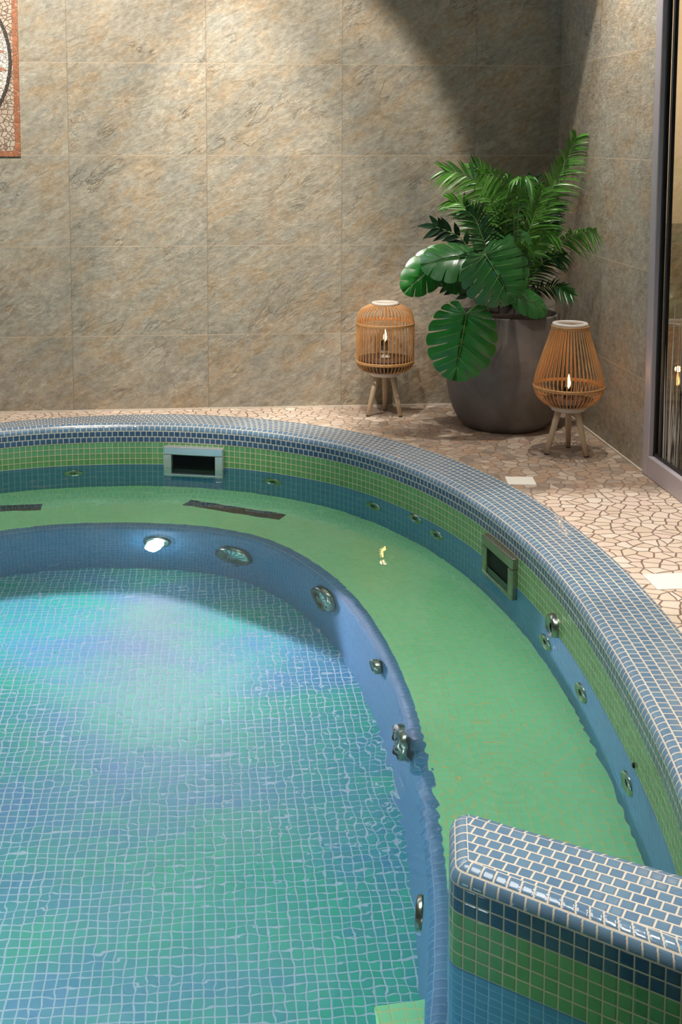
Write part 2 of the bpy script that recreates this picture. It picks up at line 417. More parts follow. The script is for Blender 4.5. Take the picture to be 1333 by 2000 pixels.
def flat_poly(name, pts, z, mat, rot=0, parent=None, origin=(0, 0)):
    bm = bmesh.new(); uvl = bm.loops.layers.uv.new('UVMap')
    f = bm.faces.new([bm.verts.new((p[0], p[1], z)) for p in pts])
    if f.normal.z < 0: f.normal_flip()
    bm.normal_update()
    if f.normal.z < 0: f.normal_flip()
    c, s = math.cos(rot), math.sin(rot)
    for l in f.loops:
        x, y = l.vert.co.x-origin[0], l.vert.co.y-origin[1]; l[uvl].uv = ((x*c+y*s)/P, (-x*s+y*c)/P)
    return obj(name, bm, mat, parent)
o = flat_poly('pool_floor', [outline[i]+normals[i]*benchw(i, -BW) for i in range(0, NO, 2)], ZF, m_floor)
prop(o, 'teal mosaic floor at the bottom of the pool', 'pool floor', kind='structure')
# water surface, a fine sheet reaching just into the walls
bm = bmesh.new(); bm.faces.new([bm.verts.new((*(outline[i]+normals[i]*.002), ZW)) for i in range(0, NO, 2)])
bm.normal_update()
for f in bm.faces:
    if f.normal.z < 0: f.normal_flip()
o = obj('pool_water', bm, m_water, smooth=False); prop(o, 'clear rippling water filling the curved pool', 'water', kind='stuff')

# deck with a hole for the pool
bm = bmesh.new()
inner = [bm.verts.new((*(outline[i]+normals[i]*(narrow(i, WTOP)-.012)), 0)) for i in range(0, NO, 2)]
outer = [bm.verts.new(p) for p in [(XR+.1, .02, 0), (XR+.1, -6.2, 0), (-3, -6.2, 0), (-3, .02, 0)]]
es = [bm.edges.new((inner[i], inner[(i+1) % len(inner)])) for i in range(len(inner))] + [bm.edges.new((outer[i], outer[(i+1) % 4])) for i in range(4)]
bmesh.ops.triangle_fill(bm, use_beauty=True, use_dissolve=False, edges=es)
bm.normal_update()
for f in bm.faces:
    if f.normal.z < 0: f.normal_flip()
o = obj('floor', bm, m_deck, smooth=False); prop(o, 'pool deck of irregular beige and brown stone pieces', 'floor', kind='structure')

# ------------------------------------------------------------------ divider between bench and steps
def rounded(poly, r, n=6):
    out = []; N = len(poly)
    for i in range(N):
        a, b, c = (Vector(poly[k % N]) for k in (i-1, i, i+1))
        d1, d2 = (a-b).normalized(), (c-b).normalized(); ang = d1.angle(d2); t = r[i]/math.tan(ang/2)
        if r[i] == 0: out.append(b); continue
        p1, p2 = b+d1*t, b+d2*t; cen = b+(d1+d2).normalized()*(r[i]/math.sin(ang/2))
        a1 = math.atan2((p1-cen).y, (p1-cen).x); a2 = math.atan2((p2-cen).y, (p2-cen).x); da = (a2-a1+PI) % (2*PI)-PI
        out += [cen+Vector((math.cos(a1+da*k/n), math.sin(a1+da*k/n)))*r[i] for k in range(n+1)]
    return out
DA, DB = Vector((1.000, -3.450)), Vector((1.036, -3.262))       # front and back corner of the free end
d_front = (Vector((1.148, -3.569))-Vector((1.018, -3.465))).normalized()
d_back = (Vector((1.385, -3.491))-Vector((1.060, -3.272))).normalized()
DD = DA+d_front*.52; DC = DB+d_back*.62
poly = rounded([DA, DB, DC, DD], [.034, .034, 0, 0])
bm = bmesh.new(); uvl = bm.loops.layers.uv.new('UVMap')
N = len(poly); nrm = []
area2 = sum(poly[i].x*poly[(i+1) % N].y-poly[(i+1) % N].x*poly[i].y for i in range(N))
for i in range(N):
    e1 = (poly[i]-poly[i-1]).normalized(); e2 = (poly[(i+1) % N]-poly[i]).normalized()
    n1, n2 = Vector((e1.y, -e1.x)), Vector((e2.y, -e2.x)); 
    if area2 < 0: n1, n2 = -n1, -n2
    n = (n1+n2).normalized(); nrm.append(n/max(.5, n.dot(n1)))
L = [0]
st = next(i for i in range(N) if (poly[i]-DD).length < 1e-4)
order = [(st+k) % N for k in range(N)]
for k in range(N): L.append(L[-1]+(poly[order[(k+1) % N]]-poly[order[k]]).length/P)
prof = [(0, ZF, -(ZB-ZF)/P, 2), (0, ZB, 0, 1), (0, ZG, 4, 3), (0, ZG+2*P, 6, 0)] + [(-o_, z_, v_, 0) for o_, z_, v_ in arcprof(0, ZG+2*P, RND, 6)[1:]]
cols = []
for k, i in enumerate(order+[order[0]]):
    cols.append([bm.verts.new((*(poly[i]+nrm[i]*pf[0]), pf[1])) for pf in prof] if k < N else cols[0])
for k in range(N):
    for q in range(len(prof)-1):
        f = bm.faces.new((cols[k][q], cols[k+1][q], cols[k+1][q+1], cols[k][q+1])); f.material_index = prof[q][3]
        for l, uv in zip(f.loops, ((L[k], prof[q][2]), (L[k+1], prof[q][2]), (L[k+1], prof[q+1][2]), (L[k], prof[q+1][2]))): l[uvl].uv = uv
f = bm.faces.new([cols[k][-1] for k in range(N)]); ang = math.atan2(d_back.y, d_back.x); c_, s_ = math.cos(ang), math.sin(ang)
for l in f.loops:
    x, y = l.vert.co.x-DB.x, l.vert.co.y-DB.y; l[uvl].uv = ((x*c_+y*s_)/P, (-x*s_+y*c_)/P+20.2)
bmesh.ops.recalc_face_normals(bm, faces=bm.faces[:])
o = obj('pool_divider', bm, [m_blue, m_green, m_uwall, m_blues])
prop(o, 'low mosaic divider wall with rounded blue top rising from the water in front', 'divider wall', kind='structure')
# step platform in the near corner of the pool
z_st = -.62
e1, e2 = through_water(735, 1969, z_st), through_water(866, 1946, z_st)
bm = bmesh.new(); uvl = bm.loops.layers.uv.new('UVMap')
pl = [(e1.x, e1.y), (e2.x+.02, e2.y), (1.10, -3.5), (1.10, -4.25), (e1.x, -4.4)]
top = [bm.verts.new((x, y, z_st)) for x, y in pl]; bot = [bm.verts.new((x, y, ZF-.01)) for x, y in pl]
fs = [bm.faces.new(top[::-1])] + [bm.faces.new((top[i], top[(i+1) % 5], bot[(i+1) % 5], bot[i])) for i in range(5)]
for f in fs:
    for l in f.loops: l[uvl].uv = (l.vert.co.x/P, (l.vert.co.y+l.vert.co.z)/P)
bmesh.ops.recalc_face_normals(bm, faces=bm.faces[:])
o = obj('pool_step', bm, m_seat, smooth=False)
prop(o, 'pale green mosaic step under water beside the divider wall', 'pool step', kind='structure')

# ------------------------------------------------------------------ room shell
bm = bmesh.new(); box(bm, -3, XR+.0, 0, .12, -.05, 1.9395); o = obj('wall_back', bm, m_slate_x, smooth=False); prop(o, 'back wall of large grey and ochre slate tiles', 'wall', kind='structure')
bm = bmesh.new(); box(bm, -3, XR+.0, 0, .12, 1.9395, 2.9); o = obj('wall_back_reflect', bm, plain('white_plaster', srgb(224, 224, 232), .8, noise=.03, scale=5), smooth=False); prop(o, 'unseen white plaster wall added above the slate for water reflections', 'wall', kind='structure')  # out of view; pale surface made up for the water to reflect
bm = bmesh.new(); box(bm, -3.1, -3, -6.2, .12, -.05, 2.9); o = obj('wall_left', bm, m_slate_y, smooth=False); prop(o, 'left side wall of slate tiles beyond the pool', 'wall', kind='structure')
YD = -1.150
bm = bmesh.new(); box(bm, XR, XR+.028, YD, .12, -.05, 2.9); o = obj('wall_right', bm, m_slate_y, smooth=False); prop(o, 'side wall of slate tiles between the corner and the glass door', 'wall', kind='structure')
m_plaster = plain('beige_plaster', srgb(214, 196, 172), .8, noise=.04, scale=6)
bm = bmesh.new(); box(bm, -3, XR+.12, -6.2, .12, 2.9, 3.0); o = obj('ceiling', bm, plain('white_ceiling', srgb(226, 226, 228), .8, noise=.02), smooth=False); prop(o, 'plain white ceiling over the pool', 'ceiling', kind='structure')
m_joint = plain('pale_joint', srgb(208, 196, 180), .7, noise=.1, scale=60)
bm = bmesh.new(); box(bm, -3, XR-.004, -.006, .0, 0, .007); o = obj('trim_1', bm, m_joint, smooth=False); prop(o, 'thin pale joint along the foot of the back wall', 'trim', kind='structure')
bm = bmesh.new(); box(bm, XR-.006, XR, YD, 0, 0, .007); o = obj('trim_2', bm, m_joint, smooth=False); prop(o, 'thin pale joint along the foot of the side wall', 'trim', kind='structure')

# glass door in the side wall
door = empty('door_1', (XR, YD, 0)); prop(door, 'glass sliding door in a grey metal frame', 'door', kind='structure')
bm = bmesh.new()
box(bm, -.006, .030, -.058, -.002, 0, 2.88, .004); obj('door_post', bm, m_alu, door, False)
bm = bmesh.new(); box(bm, -.006, .034, -4.6, -.058, 0, .078, .004); obj('bottom_rail', bm, m_alu, door, False)
bm = bmesh.new(); box(bm, .012, .030, -.070, -.058, .078, 2.88); box(bm, .012, .030, -4.6, -.058, .078, .090); obj('gasket', bm, m_black, door, False)
bm = bmesh.new(); box(bm, .014, .030, -.124, -.108, .09, 2.88); obj('glazing_seal', bm, m_black, door, False)
M = NT('door_glass'); M.bsdf.inputs['Transmission Weight'].default_value = 1; M.bsdf.inputs['Roughness'].default_value = 0; M.bsdf.inputs['IOR'].default_value = 1.5
M.bsdf.inputs['Base Color'].default_value = (.9, .95, .93, 1)
bm = bmesh.new(); box(bm, .020, .025, -4.6, -.07, .085, 2.88); pane = obj('glass_pane', bm, M.m, door, False)
m_frost = plain('frosted_film', srgb(176, 176, 170), .6, noise=.08)
bm = bmesh.new(); rnd = random.Random(3)
for k in range(90):
    y = -.13-rnd.random()*1.2; h = .18+rnd.random()**1.6*.55; lean = (rnd.random()-.5)*.10; wd = .0025+rnd.random()*.004
    pts = [(y+lean*(t/5)**1.7, .088+h*t/5, wd*(1-(t/5)**2.2)) for t in range(6)]
    for a, b in zip(pts, pts[1:]):
        vs = [bm.verts.new((.0192, a[0]-a[2], a[1])), bm.verts.new((.0192, a[0]+a[2], a[1])), bm.verts.new((.0192, b[0]+b[2]+1e-5, b[1])), bm.verts.new((.0192, b[0]-b[2]-1e-5, b[1]))]
        bm.faces.new(vs)
o = obj('reed_film', bm, m_frost, pane, False); o['label'] = 'frosted reed pattern stuck on the lower glass'
# room seen through the glass
bm = bmesh.new(); box(bm, XR+.028, 4.2, .0, .1, -.05, .83); o = obj('wall_beyond_lower', bm, m_slate_x, smooth=False); prop(o, 'tiled lower wall seen through the glass door', 'wall', kind='structure')
bm = bmesh.new(); box(bm, XR+.028, 4.2, .0, .1, .83, 2.9); o = obj('wall_beyond_upper', bm, m_plaster, smooth=False); prop(o, 'beige plaster wall seen through the glass door', 'wall', kind='structure')
bm = bmesh.new(); box(bm, XR+.1, 4.2, -6.2, .0, -.05, 0); o = obj('floor_beyond', bm, plain('dark_floor_tile', srgb(70, 62, 54), .6, noise=.1), smooth=False); prop(o, 'dark floor of the room behind the glass door', 'floor', kind='structure')
bm = bmesh.new(); box(bm, 4.2, 4.3, -6.2, .1, -.05, 2.9); o = obj('wall_beyond_side', bm, m_plaster, smooth=False); prop(o, 'far side wall of the room behind the glass door', 'wall', kind='structure')
bm = bmesh.new(); box(bm, XR+.12, 4.3, -6.2, .1, 2.9, 3.0); o = obj('ceiling_beyond', bm, m_plaster, smooth=False); prop(o, 'ceiling of the room behind the glass door', 'ceiling', kind='structure')
spot('side_room_lamp', (2.75, -.8, 2.8), (2.7, 0, 1.6), 260, 35, .3, (1, .78, .55), .05)

# white square paving tiles
m_white = plain('white_paving_tile', srgb(236, 230, 218), .45, noise=.03, scale=40)
for (x0, x1, y0, y1, rz, lab) in ((1.660, 1.760, -1.27, -1.175, -.12, 'white square paving tile set in brown stone nearer the lanterns'),
                                  (1.812, 1.925, -2.256, -2.144, 0, 'white square paving tile in pale stone at the right edge')):
    bm = bmesh.new(); hw = (x1-x0)/2; hh = (y1-y0)/2; box(bm, -hw, hw, -hh, hh, -.004, .0035, .0015)
    o = obj('paving_tile', bm, m_white, smooth=False); o.location = ((x0+x1)/2, (y0+y1)/2, 0); o.rotation_euler = (0, 0, rz)
    prop(o, lab, 'paving tile', 'white square tiles in the deck')

# ------------------------------------------------------------------ sun mosaic on the back wall
def pebble(name, c1, c2, grout, sc=55):
    M = NT(name); co = M.coord(); p = M.mapping(co, (sc, 1, sc))
    v1 = M.add('ShaderNodeTexVoronoi', feature='F1'); M.link(p, v1.inputs['Vector']); v1.inputs['Scale'].default_value = 1
    ve = M.add('ShaderNodeTexVoronoi', feature='DISTANCE_TO_EDGE'); M.link(p, ve.inputs['Vector']); ve.inputs['Scale'].default_value = 1
    sp = M.add('ShaderNodeSeparateColor'); M.link(v1.outputs['Color'], sp.inputs[0])
    c = M.mix(sp.outputs[0], c1, c2); g = M.ramp(ve.outputs['Distance'], [(.03, W(1)), (.09, W(0))])
    M.link(M.mix(g, c, grout), M.bsdf.inputs['Base Color']); M.bsdf.inputs['Roughness'].default_value = .5
    M.link(M.bump(M.math('SUBTRACT', 1, g), .0015), M.bsdf.inputs['Normal']); return M.m
sx, sz = -.615, 1.545; half = .411
art = empty('wall_mosaic', (sx, 0, sz)); prop(art, 'square sun mosaic with orange border on the back wall', 'wall mosaic')
def slabf(bm, pts, y0, y1, mi=0):
    a = [bm.verts.new((x, y0, z)) for x, z in pts]; b = [bm.verts.new((x, y1, z)) for x, z in pts]
    bm.faces.new(a).material_index = mi; bm.faces.new(b[::-1]).material_index = mi
    for i in range(len(pts)): bm.faces.new((a[i], b[i], b[(i+1) % len(pts)], a[(i+1) % len(pts)])).material_index = mi
    bmesh.ops.recalc_face_normals(bm, faces=bm.faces[:])
bm = bmesh.new(); slabf(bm, [(-half, -half), (half, -half), (half, half), (-half, half)], -.006, 0)
obj('background_field', bm, pebble('cream_pebbles', srgb(178, 154, 134), srgb(190, 174, 152), srgb(110, 90, 74), 52), art, False)
bm = bmesh.new(); bw = .024
for s in (-1, 1):
    slabf(bm, [(s*half, -half), (s*half, half), (s*(half-bw), half), (s*(half-bw), -half)], -.008, -.004)
    slabf(bm, [(-half+bw, s*half), (half-bw, s*half), (half-bw, s*(half-bw)), (-half+bw, s*(half-bw))], -.0081, -.004)
obj('border', bm, pebble('orange_tesserae', srgb(150, 86, 54), srgb(172, 108, 72), srgb(150, 110, 82), 45), art, False)
RR = .383
bm = bmesh.new(); slabf(bm, [((RR-.006)*math.cos(2*PI*k/72), (RR-.006)*math.sin(2*PI*k/72)) for k in range(72)], -.0085, -.005)
obj('disc', bm, pebble('white_tesserae', srgb(214, 204, 194), srgb(226, 218, 208), srgb(150, 136, 120), 75), art, False)
bm = bmesh.new()
for k in range(72):
    a0, a1 = 2*PI*k/72, 2*PI*(k+1)/72-.008
    slabf(bm, [(RR*math.cos(a0), RR*math.sin(a0)), (RR*math.cos(a1), RR*math.sin(a1)), ((RR-.014)*math.cos(a1), (RR-.014)*math.sin(a1)), ((RR-.014)*math.cos(a0), (RR-.014)*math.sin(a0))], -.011, -.006)
obj('ring', bm, plain('dark_tesserae', srgb(66, 58, 52), .4, noise=.2), art, False)
m_ray = pebble('ray_tesserae', srgb(168, 92, 60), srgb(184, 114, 80), srgb(190, 150, 120), 60)
for k in range(28):
    a = 2*PI*(k+.5)/28; ln = .366 if k % 2 else .358
    bm = bmesh.new(); c, s = math.cos(a), math.sin(a)
    slabf(bm, [(.15*c-.014*s, .15*s+.014*c), (  .28*c-.022*s, .28*s+.022*c), (ln*c, ln*s), (.28*c+.022*s, .28*s-.022*c), (.15*c+.014*s, .15*s-.014*c)], -.0105, -.008)
    obj('ray', bm, m_ray, art, False)

# ------------------------------------------------------------------ skimmers
def make_skimmer(px, py, label, width, hgt, prot, ztop, mat_inner):
    p = at(px, py, 'z', -.10); q, n = near_wall(p)
    t = empty('pool_skimmer', (q.x, q.y, 0), math.atan2(n.y, n.x)-PI/2)      # local +y points into the wall
    prop(t, label, 'skimmer', 'steel framed skimmer openings')
    w2 = width/2; z1 = ztop; z0 = ztop-hgt; b = .034
    bm = bmesh.new()
    def ringb(x0, x1, za, zb): box(bm, x0, x1, -prot, .03, za, zb, .004)
    ringb(-w2, w2, z1-b, z1); ringb(-w2, w2, z0, z0+b*.9); ringb(-w2, -w2+b, z0+b*.9, z1-b); ringb(w2-b, w2, z0+b*.9, z1-b)
    obj('frame', bm, mat_inner or m_chrome, t, False)
    bm = bmesh.new(); box(bm, -w2+b-.002, w2-b+.002, -.012, .03, z0+b*.9, z1-b); obj('opening', bm, m_hole, t, False)
    bm = bmesh.new(); box(bm, -w2+b+.004, w2-b-.004, -.017, -.014, z0+b*.9, z0+b*.9+.06); obj('weir_flap', bm, plain('dark_plastic', (.01, .012, .012, 1), .3), t, False)
    return t
make_skimmer(383, 890, 'steel framed skimmer opening in the far pool wall', .254, .21, .035, ZG-.010, None)
make_skimmer(966, 1098, 'steel framed skimmer opening in the right pool wall', .245, .19, .022, ZG-.004, m_olive)

# ------------------------------------------------------------------ jets and suction covers
m_jet = plain('jet_steel', (.30, .34, .28, 1), .22, 1)
def fitting(name, z, q, n, r, depth, kind):
    t = empty(name, (q.x, q.y, z)); m = Matrix(((n.y, 0, -n.x), (-n.x, 0, -n.y), (0, 1, 0))).to_4x4()
    # local z points out of the wall into the water
    zl = Vector((-n.x, -n.y, 0)); xl = Vector((0, 0, 1)).cross(zl); 
    t.matrix_world = Matrix.Translation((q.x, q.y, z)) @ Matrix((xl, Vector((0, 0, 1)), zl)).transposed().to_4x4()
    bm = bmesh.new()
    if kind == 'jet':
        lathe(bm, [(r, -.004), (r, depth*.5), (r*.9, depth*.95), (r*.78, depth), (r*.72, depth*.72), (r*.34, depth*.62)], 32); obj('rim', bm, m_jet, t)
        bm = bmesh.new(); lathe(bm, [(r*.34, depth*.62), (r*.34, depth*.2), (0, depth*.2)], 24); obj('nozzle_hole', bm, m_hole, t)
    elif kind == 'cover':
        lathe(bm, [(r, -.004), (r, depth*.4), (r*.92, depth*.8), (r*.75, depth), (0, depth*1.08)], 40); obj('cover_plate', bm, m_jet, t)
        bm = bmesh.new()
        for k in range(16): 
            a = 2*PI*k/16; tube(bm, [(r*.3*math.cos(a), r*.3*math.sin(a), depth*1.05), (r*.85*math.cos(a), r*.85*math.sin(a), depth*.9)], .0022, 5)
        obj('grate_slots', bm, m_hole, t)
    return t
JG = 'jet nozzles along the bench'
jets = [(149, 924, 'round jet nozzle in the far wall left of the skimmer'),
        (533, 940, 'round jet nozzle in the far wall right of the skimmer'),
        (731, 988, 'round jet nozzle alone on the bend between the two skimmers'),
        (813, 1013, 'left one of two jet nozzles close together before the right skimmer'),
        (851, 1043, 'right one of two jet nozzles close together before the right skimmer'),
        (1069, 1275, 'lower one of two chrome jet nozzles stacked beyond the right skimmer'),
        (1139, 1358, 'jet nozzle with dark hole halfway along the right wall'),
        (1229, 1536, 'chrome jet nozzle nearest the divider wall')]
for px, py, lab in jets:
    z, q, n = wall_hit(px, py)
    t = fitting('jet_nozzle', max(z, -.262) if px != 1069 else -.29, q, n, .042, .009, 'jet'); prop(t, lab, 'jet nozzle', JG)
p = at(1069, 1222, 'z', -.125); q, n = near_wall(p)
t = fitting('jet_nozzle', -.132, q, n, .038, .018, 'jet'); prop(t, 'upper chrome jet nozzle at the waterline beyond the right skimmer', 'jet nozzle', JG)
covers = [(460, 1085, .080, 'oval looking steel suction cover beside the pool lamp'), (637, 1170, .076, 'steel suction cover on the bend of the bench riser'),
          (790, 1450, .066, 'dark suction cover low on the right bench riser')]
for px, py, r, lab in covers:
    z, q, n = wall_hit(px, py, -BW-.050)
    t = fitting('suction_cover', z, q-n*.002, n, r, .022, 'cover'); prop(t, lab, 'suction cover', 'suction covers in the bench riser')
for px, py, lab in ((738, 1302, 'small jet nozzle in the bench riser between two suction covers'), (857, 1790, 'jet nozzle in the bench riser next to the divider wall')):
    z, q, n = wall_hit(px, py, -BW-.050)
    t = fitting('jet_nozzle', z, q-n*.002, n, .034, .016 if px < 800 else .007, 'jet'); prop(t, lab, 'jet nozzle', JG)
# little black overflow sensor by the waterline
p = at(1238, 1500, 'z', ZB+.006); q, n = near_wall(p)
t = fitting('level_sensor', ZB+.008, q, n, .006, .006, 'none')
bm = bmesh.new(); lathe(bm, [(.006, -.003), (.006, .003), (.004, .005), (0, .005)], 16); obj('cap', bm, m_hole, t); prop(t, 'tiny black sensor dot at the waterline near the divider', 'sensor')

# pool lamp
z, q, n = wall_hit(307, 1057, -BW-.050)
t = fitting('pool_lamp', z, q-n*.003, n, .04, .02, 'none'); prop(t, 'bright round underwater lamp in the far bench riser', 'pool lamp')
bm = bmesh.new(); lathe(bm, [(.052, -.004), (.052, .008), (.040, .012), (.023, .006)], 36); obj('rim', bm, m_jet, t)
bm = bmesh.new(); lathe(bm, [(.023, .006), (.02, .012), (0, .014)], 32); obj('lens', bm, plain('lamp_lens', W(.9), .3, emit=(.86, .90, 1, 1), estr=30), t)
dirw = Vector((-n.x, -n.y, 0))
LP = Vector((q.x, q.y, z))+dirw*.03
spot('pool_lamp_beam', LP, LP+dirw+Vector((0, 0, .10)), 150, 62, .10, (1, .74, .96), .03)
lg = bpy.data.lights.new('pool_lamp_glow', 'POINT'); lg.energy = .8; lg.color = (.72, .80, 1); lg.shadow_soft_size = .03
lo = bpy.data.objects.new('pool_lamp_glow', lg); C.objects.link(lo); lo.location = LP+dirw*.03
# added underwater fill lights, out of view, brightening floor and bench
area('underwater_fill_near', (.25, -3.9, -.45), (.5, -2.2, -.75), 5, .25, .25, (.80, .94, 1))
area('underwater_fill_side', (-.55, -2.9, -.5), (.9, -2.2, -.5), 5.5, .25, .25, (.80, .94, 1))

# bench air grilles
def grille(a, b, c, d, lab):
    ps = [through_water(*p, ZS) for p in (a, b, c, d)]
    m0 = (ps[0]+ps[1])/2; m1 = (ps[2]+ps[3])/2; L_ = (m1-m0).length; ang = math.atan2(m1.y-m0.y, m1.x-m0.x)
    t = empty('air_grille', (*((m0+m1)/2).xy, ZS), ang); prop(t, lab, 'air grille', 'dark air grilles on the bench')
    bm = bmesh.new(); box(bm, -L_/2, L_/2, -.034, .034, .0, .005, .001); obj('plate', bm, plain('dark_bronze', srgb(44, 62, 50), .3, .5, noise=.2), t, False)
    bm = bmesh.new(); k = -L_/2+.02
    while k < L_/2-.02: box(bm, k, k+.004, -.026, .026, .0045, .0056); k += .012
    obj('slots', bm, m_hole, t, False)
grille((345, 985), (385, 978), (560, 1005), (545, 1016), 'dark grille strip on the bench right of the far skimmer')
grille((-150, 1006), (-150, 992), (84, 985), (78, 996), 'dark grille strip on the bench at the left edge')

# ------------------------------------------------------------------ lanterns
M = NT('rattan'); co = M.coord()
M.link(M.mix(M.noise(M.mapping(co, (1, 1, .15)), 60, 4), srgb(160, 108, 58), srgb(214, 164, 104)), M.bsdf.inputs['Base Color']); M.bsdf.inputs['Roughness'].default_value = .45; m_ratt = M.m
m_wwood = plain('whitewashed_wood', srgb(206, 196, 184), .6, noise=.12, scale=40, bump=.001)
M = NT('pale_wood'); co = M.coord()
M.link(M.mix(M.noise(M.mapping(co, (1, 1, .1)), 90, 4), srgb(176, 152, 122), srgb(220, 198, 168)), M.bsdf.inputs['Base Color']); M.bsdf.inputs['Roughness'].default_value = .6; m_wood = M.m
m_flame = plain('candle_flame', (1, .6, .2, 1), .5, emit=(1, .50, .16, 1), estr=14)
M = NT('clear_glass'); M.bsdf.inputs['Transmission Weight'].default_value = 1; M.bsdf.inputs['Roughness'].default_value = .03; M.bsdf.inputs['IOR'].default_value = 1.3; m_glass = M.m
m_wax = plain('candle_wax', srgb(236, 226, 208), .5)
def lantern(loc, prof, hoops, nrod, topr, ztop, plat, label, legr, rz):
    t = empty('rattan_lantern', loc, rz); prop(t, label, 'lantern', 'rattan lanterns on wooden legs beside the planter')
    pr = catmull([(r, z) for r, z in prof], 6, False)
    def radius(z):
        for a, b in zip(pr, pr[1:]):
            if min(a.y, b.y) <= z <= max(a.y, b.y): return a.x+(b.x-a.x)*(z-a.y)/((b.y-a.y) or 1)
        return pr[0].x
    bm = bmesh.new(); tube(bm, [(p.x, 0, p.y) for p in pr], .0023, 6); rod = obj('cane_rod', bm, m_ratt, t)
    for k in range(1, nrod):
        c = rod.copy(); C.objects.link(c); c.parent = t; c.rotation_euler = (0, 0, 2*PI*k/nrod)
    for z in hoops:
        bm = bmesh.new(); r = radius(z)+.002
        for dz in (-.0035, .0, .0035): tube(bm, [(r*math.cos(2*PI*k/40), r*math.sin(2*PI*k/40), z+dz) for k in range(40)], .0028, 6, closed=True)
        obj('hoop', bm, m_ratt, t)
    bm = bmesh.new(); lathe(bm, [(topr-.014, ztop-.008), (topr+.002, ztop-.009), (topr+.005, ztop-.003), (topr+.003, ztop+.004), (topr-.010, ztop+.005), (topr-.014, ztop), (topr-.014, ztop-.008)], 40); obj('top_ring', bm, m_wwood, t)
    zb = prof[-1][1]; rb = prof[-1][0]
    bm = bmesh.new(); lathe(bm, [(0, zb+.004), (rb+.002, zb+.004), (rb+.003, zb-.006), (rb-.004, zb-.008), (rb-.008, zb-.018), (0, zb-.018)], 36); obj('base_disc', bm, m_wwood, t)
    bm = bmesh.new(); lathe(bm, [(0, plat+.004), (radius(plat)-.006, plat+.004), (radius(plat)-.006, plat-.004), (0, plat-.004)], 30); o_ = obj('platform', bm, plain('dark_cane_disc', srgb(70, 46, 28), .7), t)
    zl = zb-.018
    for k in range(3):
        a = 2*PI*k/3; bm = bmesh.new(); c, s = math.cos(a), math.sin(a)
        p0 = Vector((.040*c, .040*s, zl+.003)); p1 = Vector((legr*c, legr*s, .004))
        tube(bm, [p0, p0.lerp(p1, .5), p1], [.0135, .0120, .0095], 12)
        lg_ = obj('leg', bm, m_wood, t)
        bm = bmesh.new(); tube(bm, [p1+Vector((0, 0, .001)), Vector((p1.x, p1.y, 0))], .0096, 10); obj('foot_pad', bm, m_black, lg_)
    return t
LL, LR = (1.376, -.165, 0), (1.990, -.862, 0)
lantern(LL, [(.056, .492), (.085, .482), (.112, .462), (.124, .425), (.126, .38), (.126, .30), (.126, .255), (.122, .225), (.102, .204), (.072, .196)],
        [.408, .241], 46, .056, .498, .250, 'squat cylindrical rattan lantern on three legs against the back wall', .082, 1.40)
lantern(LR, [(.066, .502), (.080, .455), (.100, .395), (.122, .325), (.132, .28), (.131, .25), (.118, .222), (.094, .200), (.072, .190)],
        [.264, .496], 48, .064, .508, .208, 'pear shaped rattan lantern on three legs right of the planter', .086, 1.22)
def candle(loc, lab, big):
    t = empty('candle', loc); prop(t, lab, 'candle', 'lit candles inside the lanterns')
    bm = bmesh.new(); lathe(bm, [(0, 0), (.018, 0), (.018, .045), (.0165, .045), (.0165, .003), (0, .003)], 24); obj('glass_cup', bm, m_glass, t)
    bm = bmesh.new(); lathe(bm, [(0, .004), (.013, .004), (.013, .030), (.011, .032), (0, .031)], 20); obj('wax', bm, m_wax, t)
    bm = bmesh.new(); lathe(bm, [(0, .044), (.0055, .052), (.0075, .062), (.005, .078), (.002, .092), (0, .100)], 14); obj('flame', bm, m_flame, t)
    l = bpy.data.lights.new('candle_light', 'POINT'); l.energy = big; l.color = (1, .5, .2); l.shadow_soft_size = .012
    o_ = bpy.data.objects.new('candle_light', l); C.objects.link(o_); o_.location = Vector(loc)+Vector((0, 0, .112))
candle((LL[0], LL[1], .2545+.03), 'lit candle in a glass inside the squat lantern', .3)
candle((LR[0], LR[1], .2125), 'lit candle in a glass inside the pear shaped lantern', .3)
bm = bmesh.new(); lathe(bm, [(0, 0), (.024, 0), (.022, .008), (.012, .014), (.012, .022), (.02, .0295), (0, .0295)], 24)
o = obj('candle_holder', bm, m_wwood); o.location = (LL[0], LL[1], .2545); prop(o, 'small dark holder lifting the candle in the squat lantern', 'candle holder')

# ------------------------------------------------------------------ planter
PX, PY = 1.862, -.385
M = NT('grey_concrete'); co = M.coord()
n1 = M.noise(co, 5, 5, .6, .5); n2 = M.noise(M.mapping(co, (1, 1, .25)), 34, 4, .6)
M.link(M.mix(M.math('MULTIPLY', n2, .5), M.ramp(n1, [(.3, srgb(80, 76, 72)), (.5, srgb(100, 96, 91)), (.72, srgb(124, 119, 113))]), srgb(110, 102, 94)), M.bsdf.inputs['Base Color'])
M.bsdf.inputs['Roughness'].default_value = .75; M.link(M.bump(M.math('ADD', n2, n1), .003), M.bsdf.inputs['Normal']); m_conc = M.m
t = empty('planter', (PX, PY, 0)); prop(t, 'large round grey concrete planter in the corner between the lanterns', 'planter')
bm = bmesh.new(); pr = catmull([(.0, .0), (.150, .0), (.178, .008), (.205, .040), (.232, .100), (.247, .175), (.249, .235), (.244, .310), (.232, .400), (.222, .475), (.219, .484), (.212, .486), (.207, .480), (.208, .440)], 5, False)
lathe(bm, [(max(p.x, 0), max(p.y, 0)) for p in pr], 72); obj('pot', bm, m_conc, t)
bm = bmesh.new(); lathe(bm, [(0, .452), (.1, .455), (.21, .447)], 48); obj('soil', bm, plain('dark_bark', srgb(58, 34, 24), .9, noise=.5, scale=60, bump=.02), t)

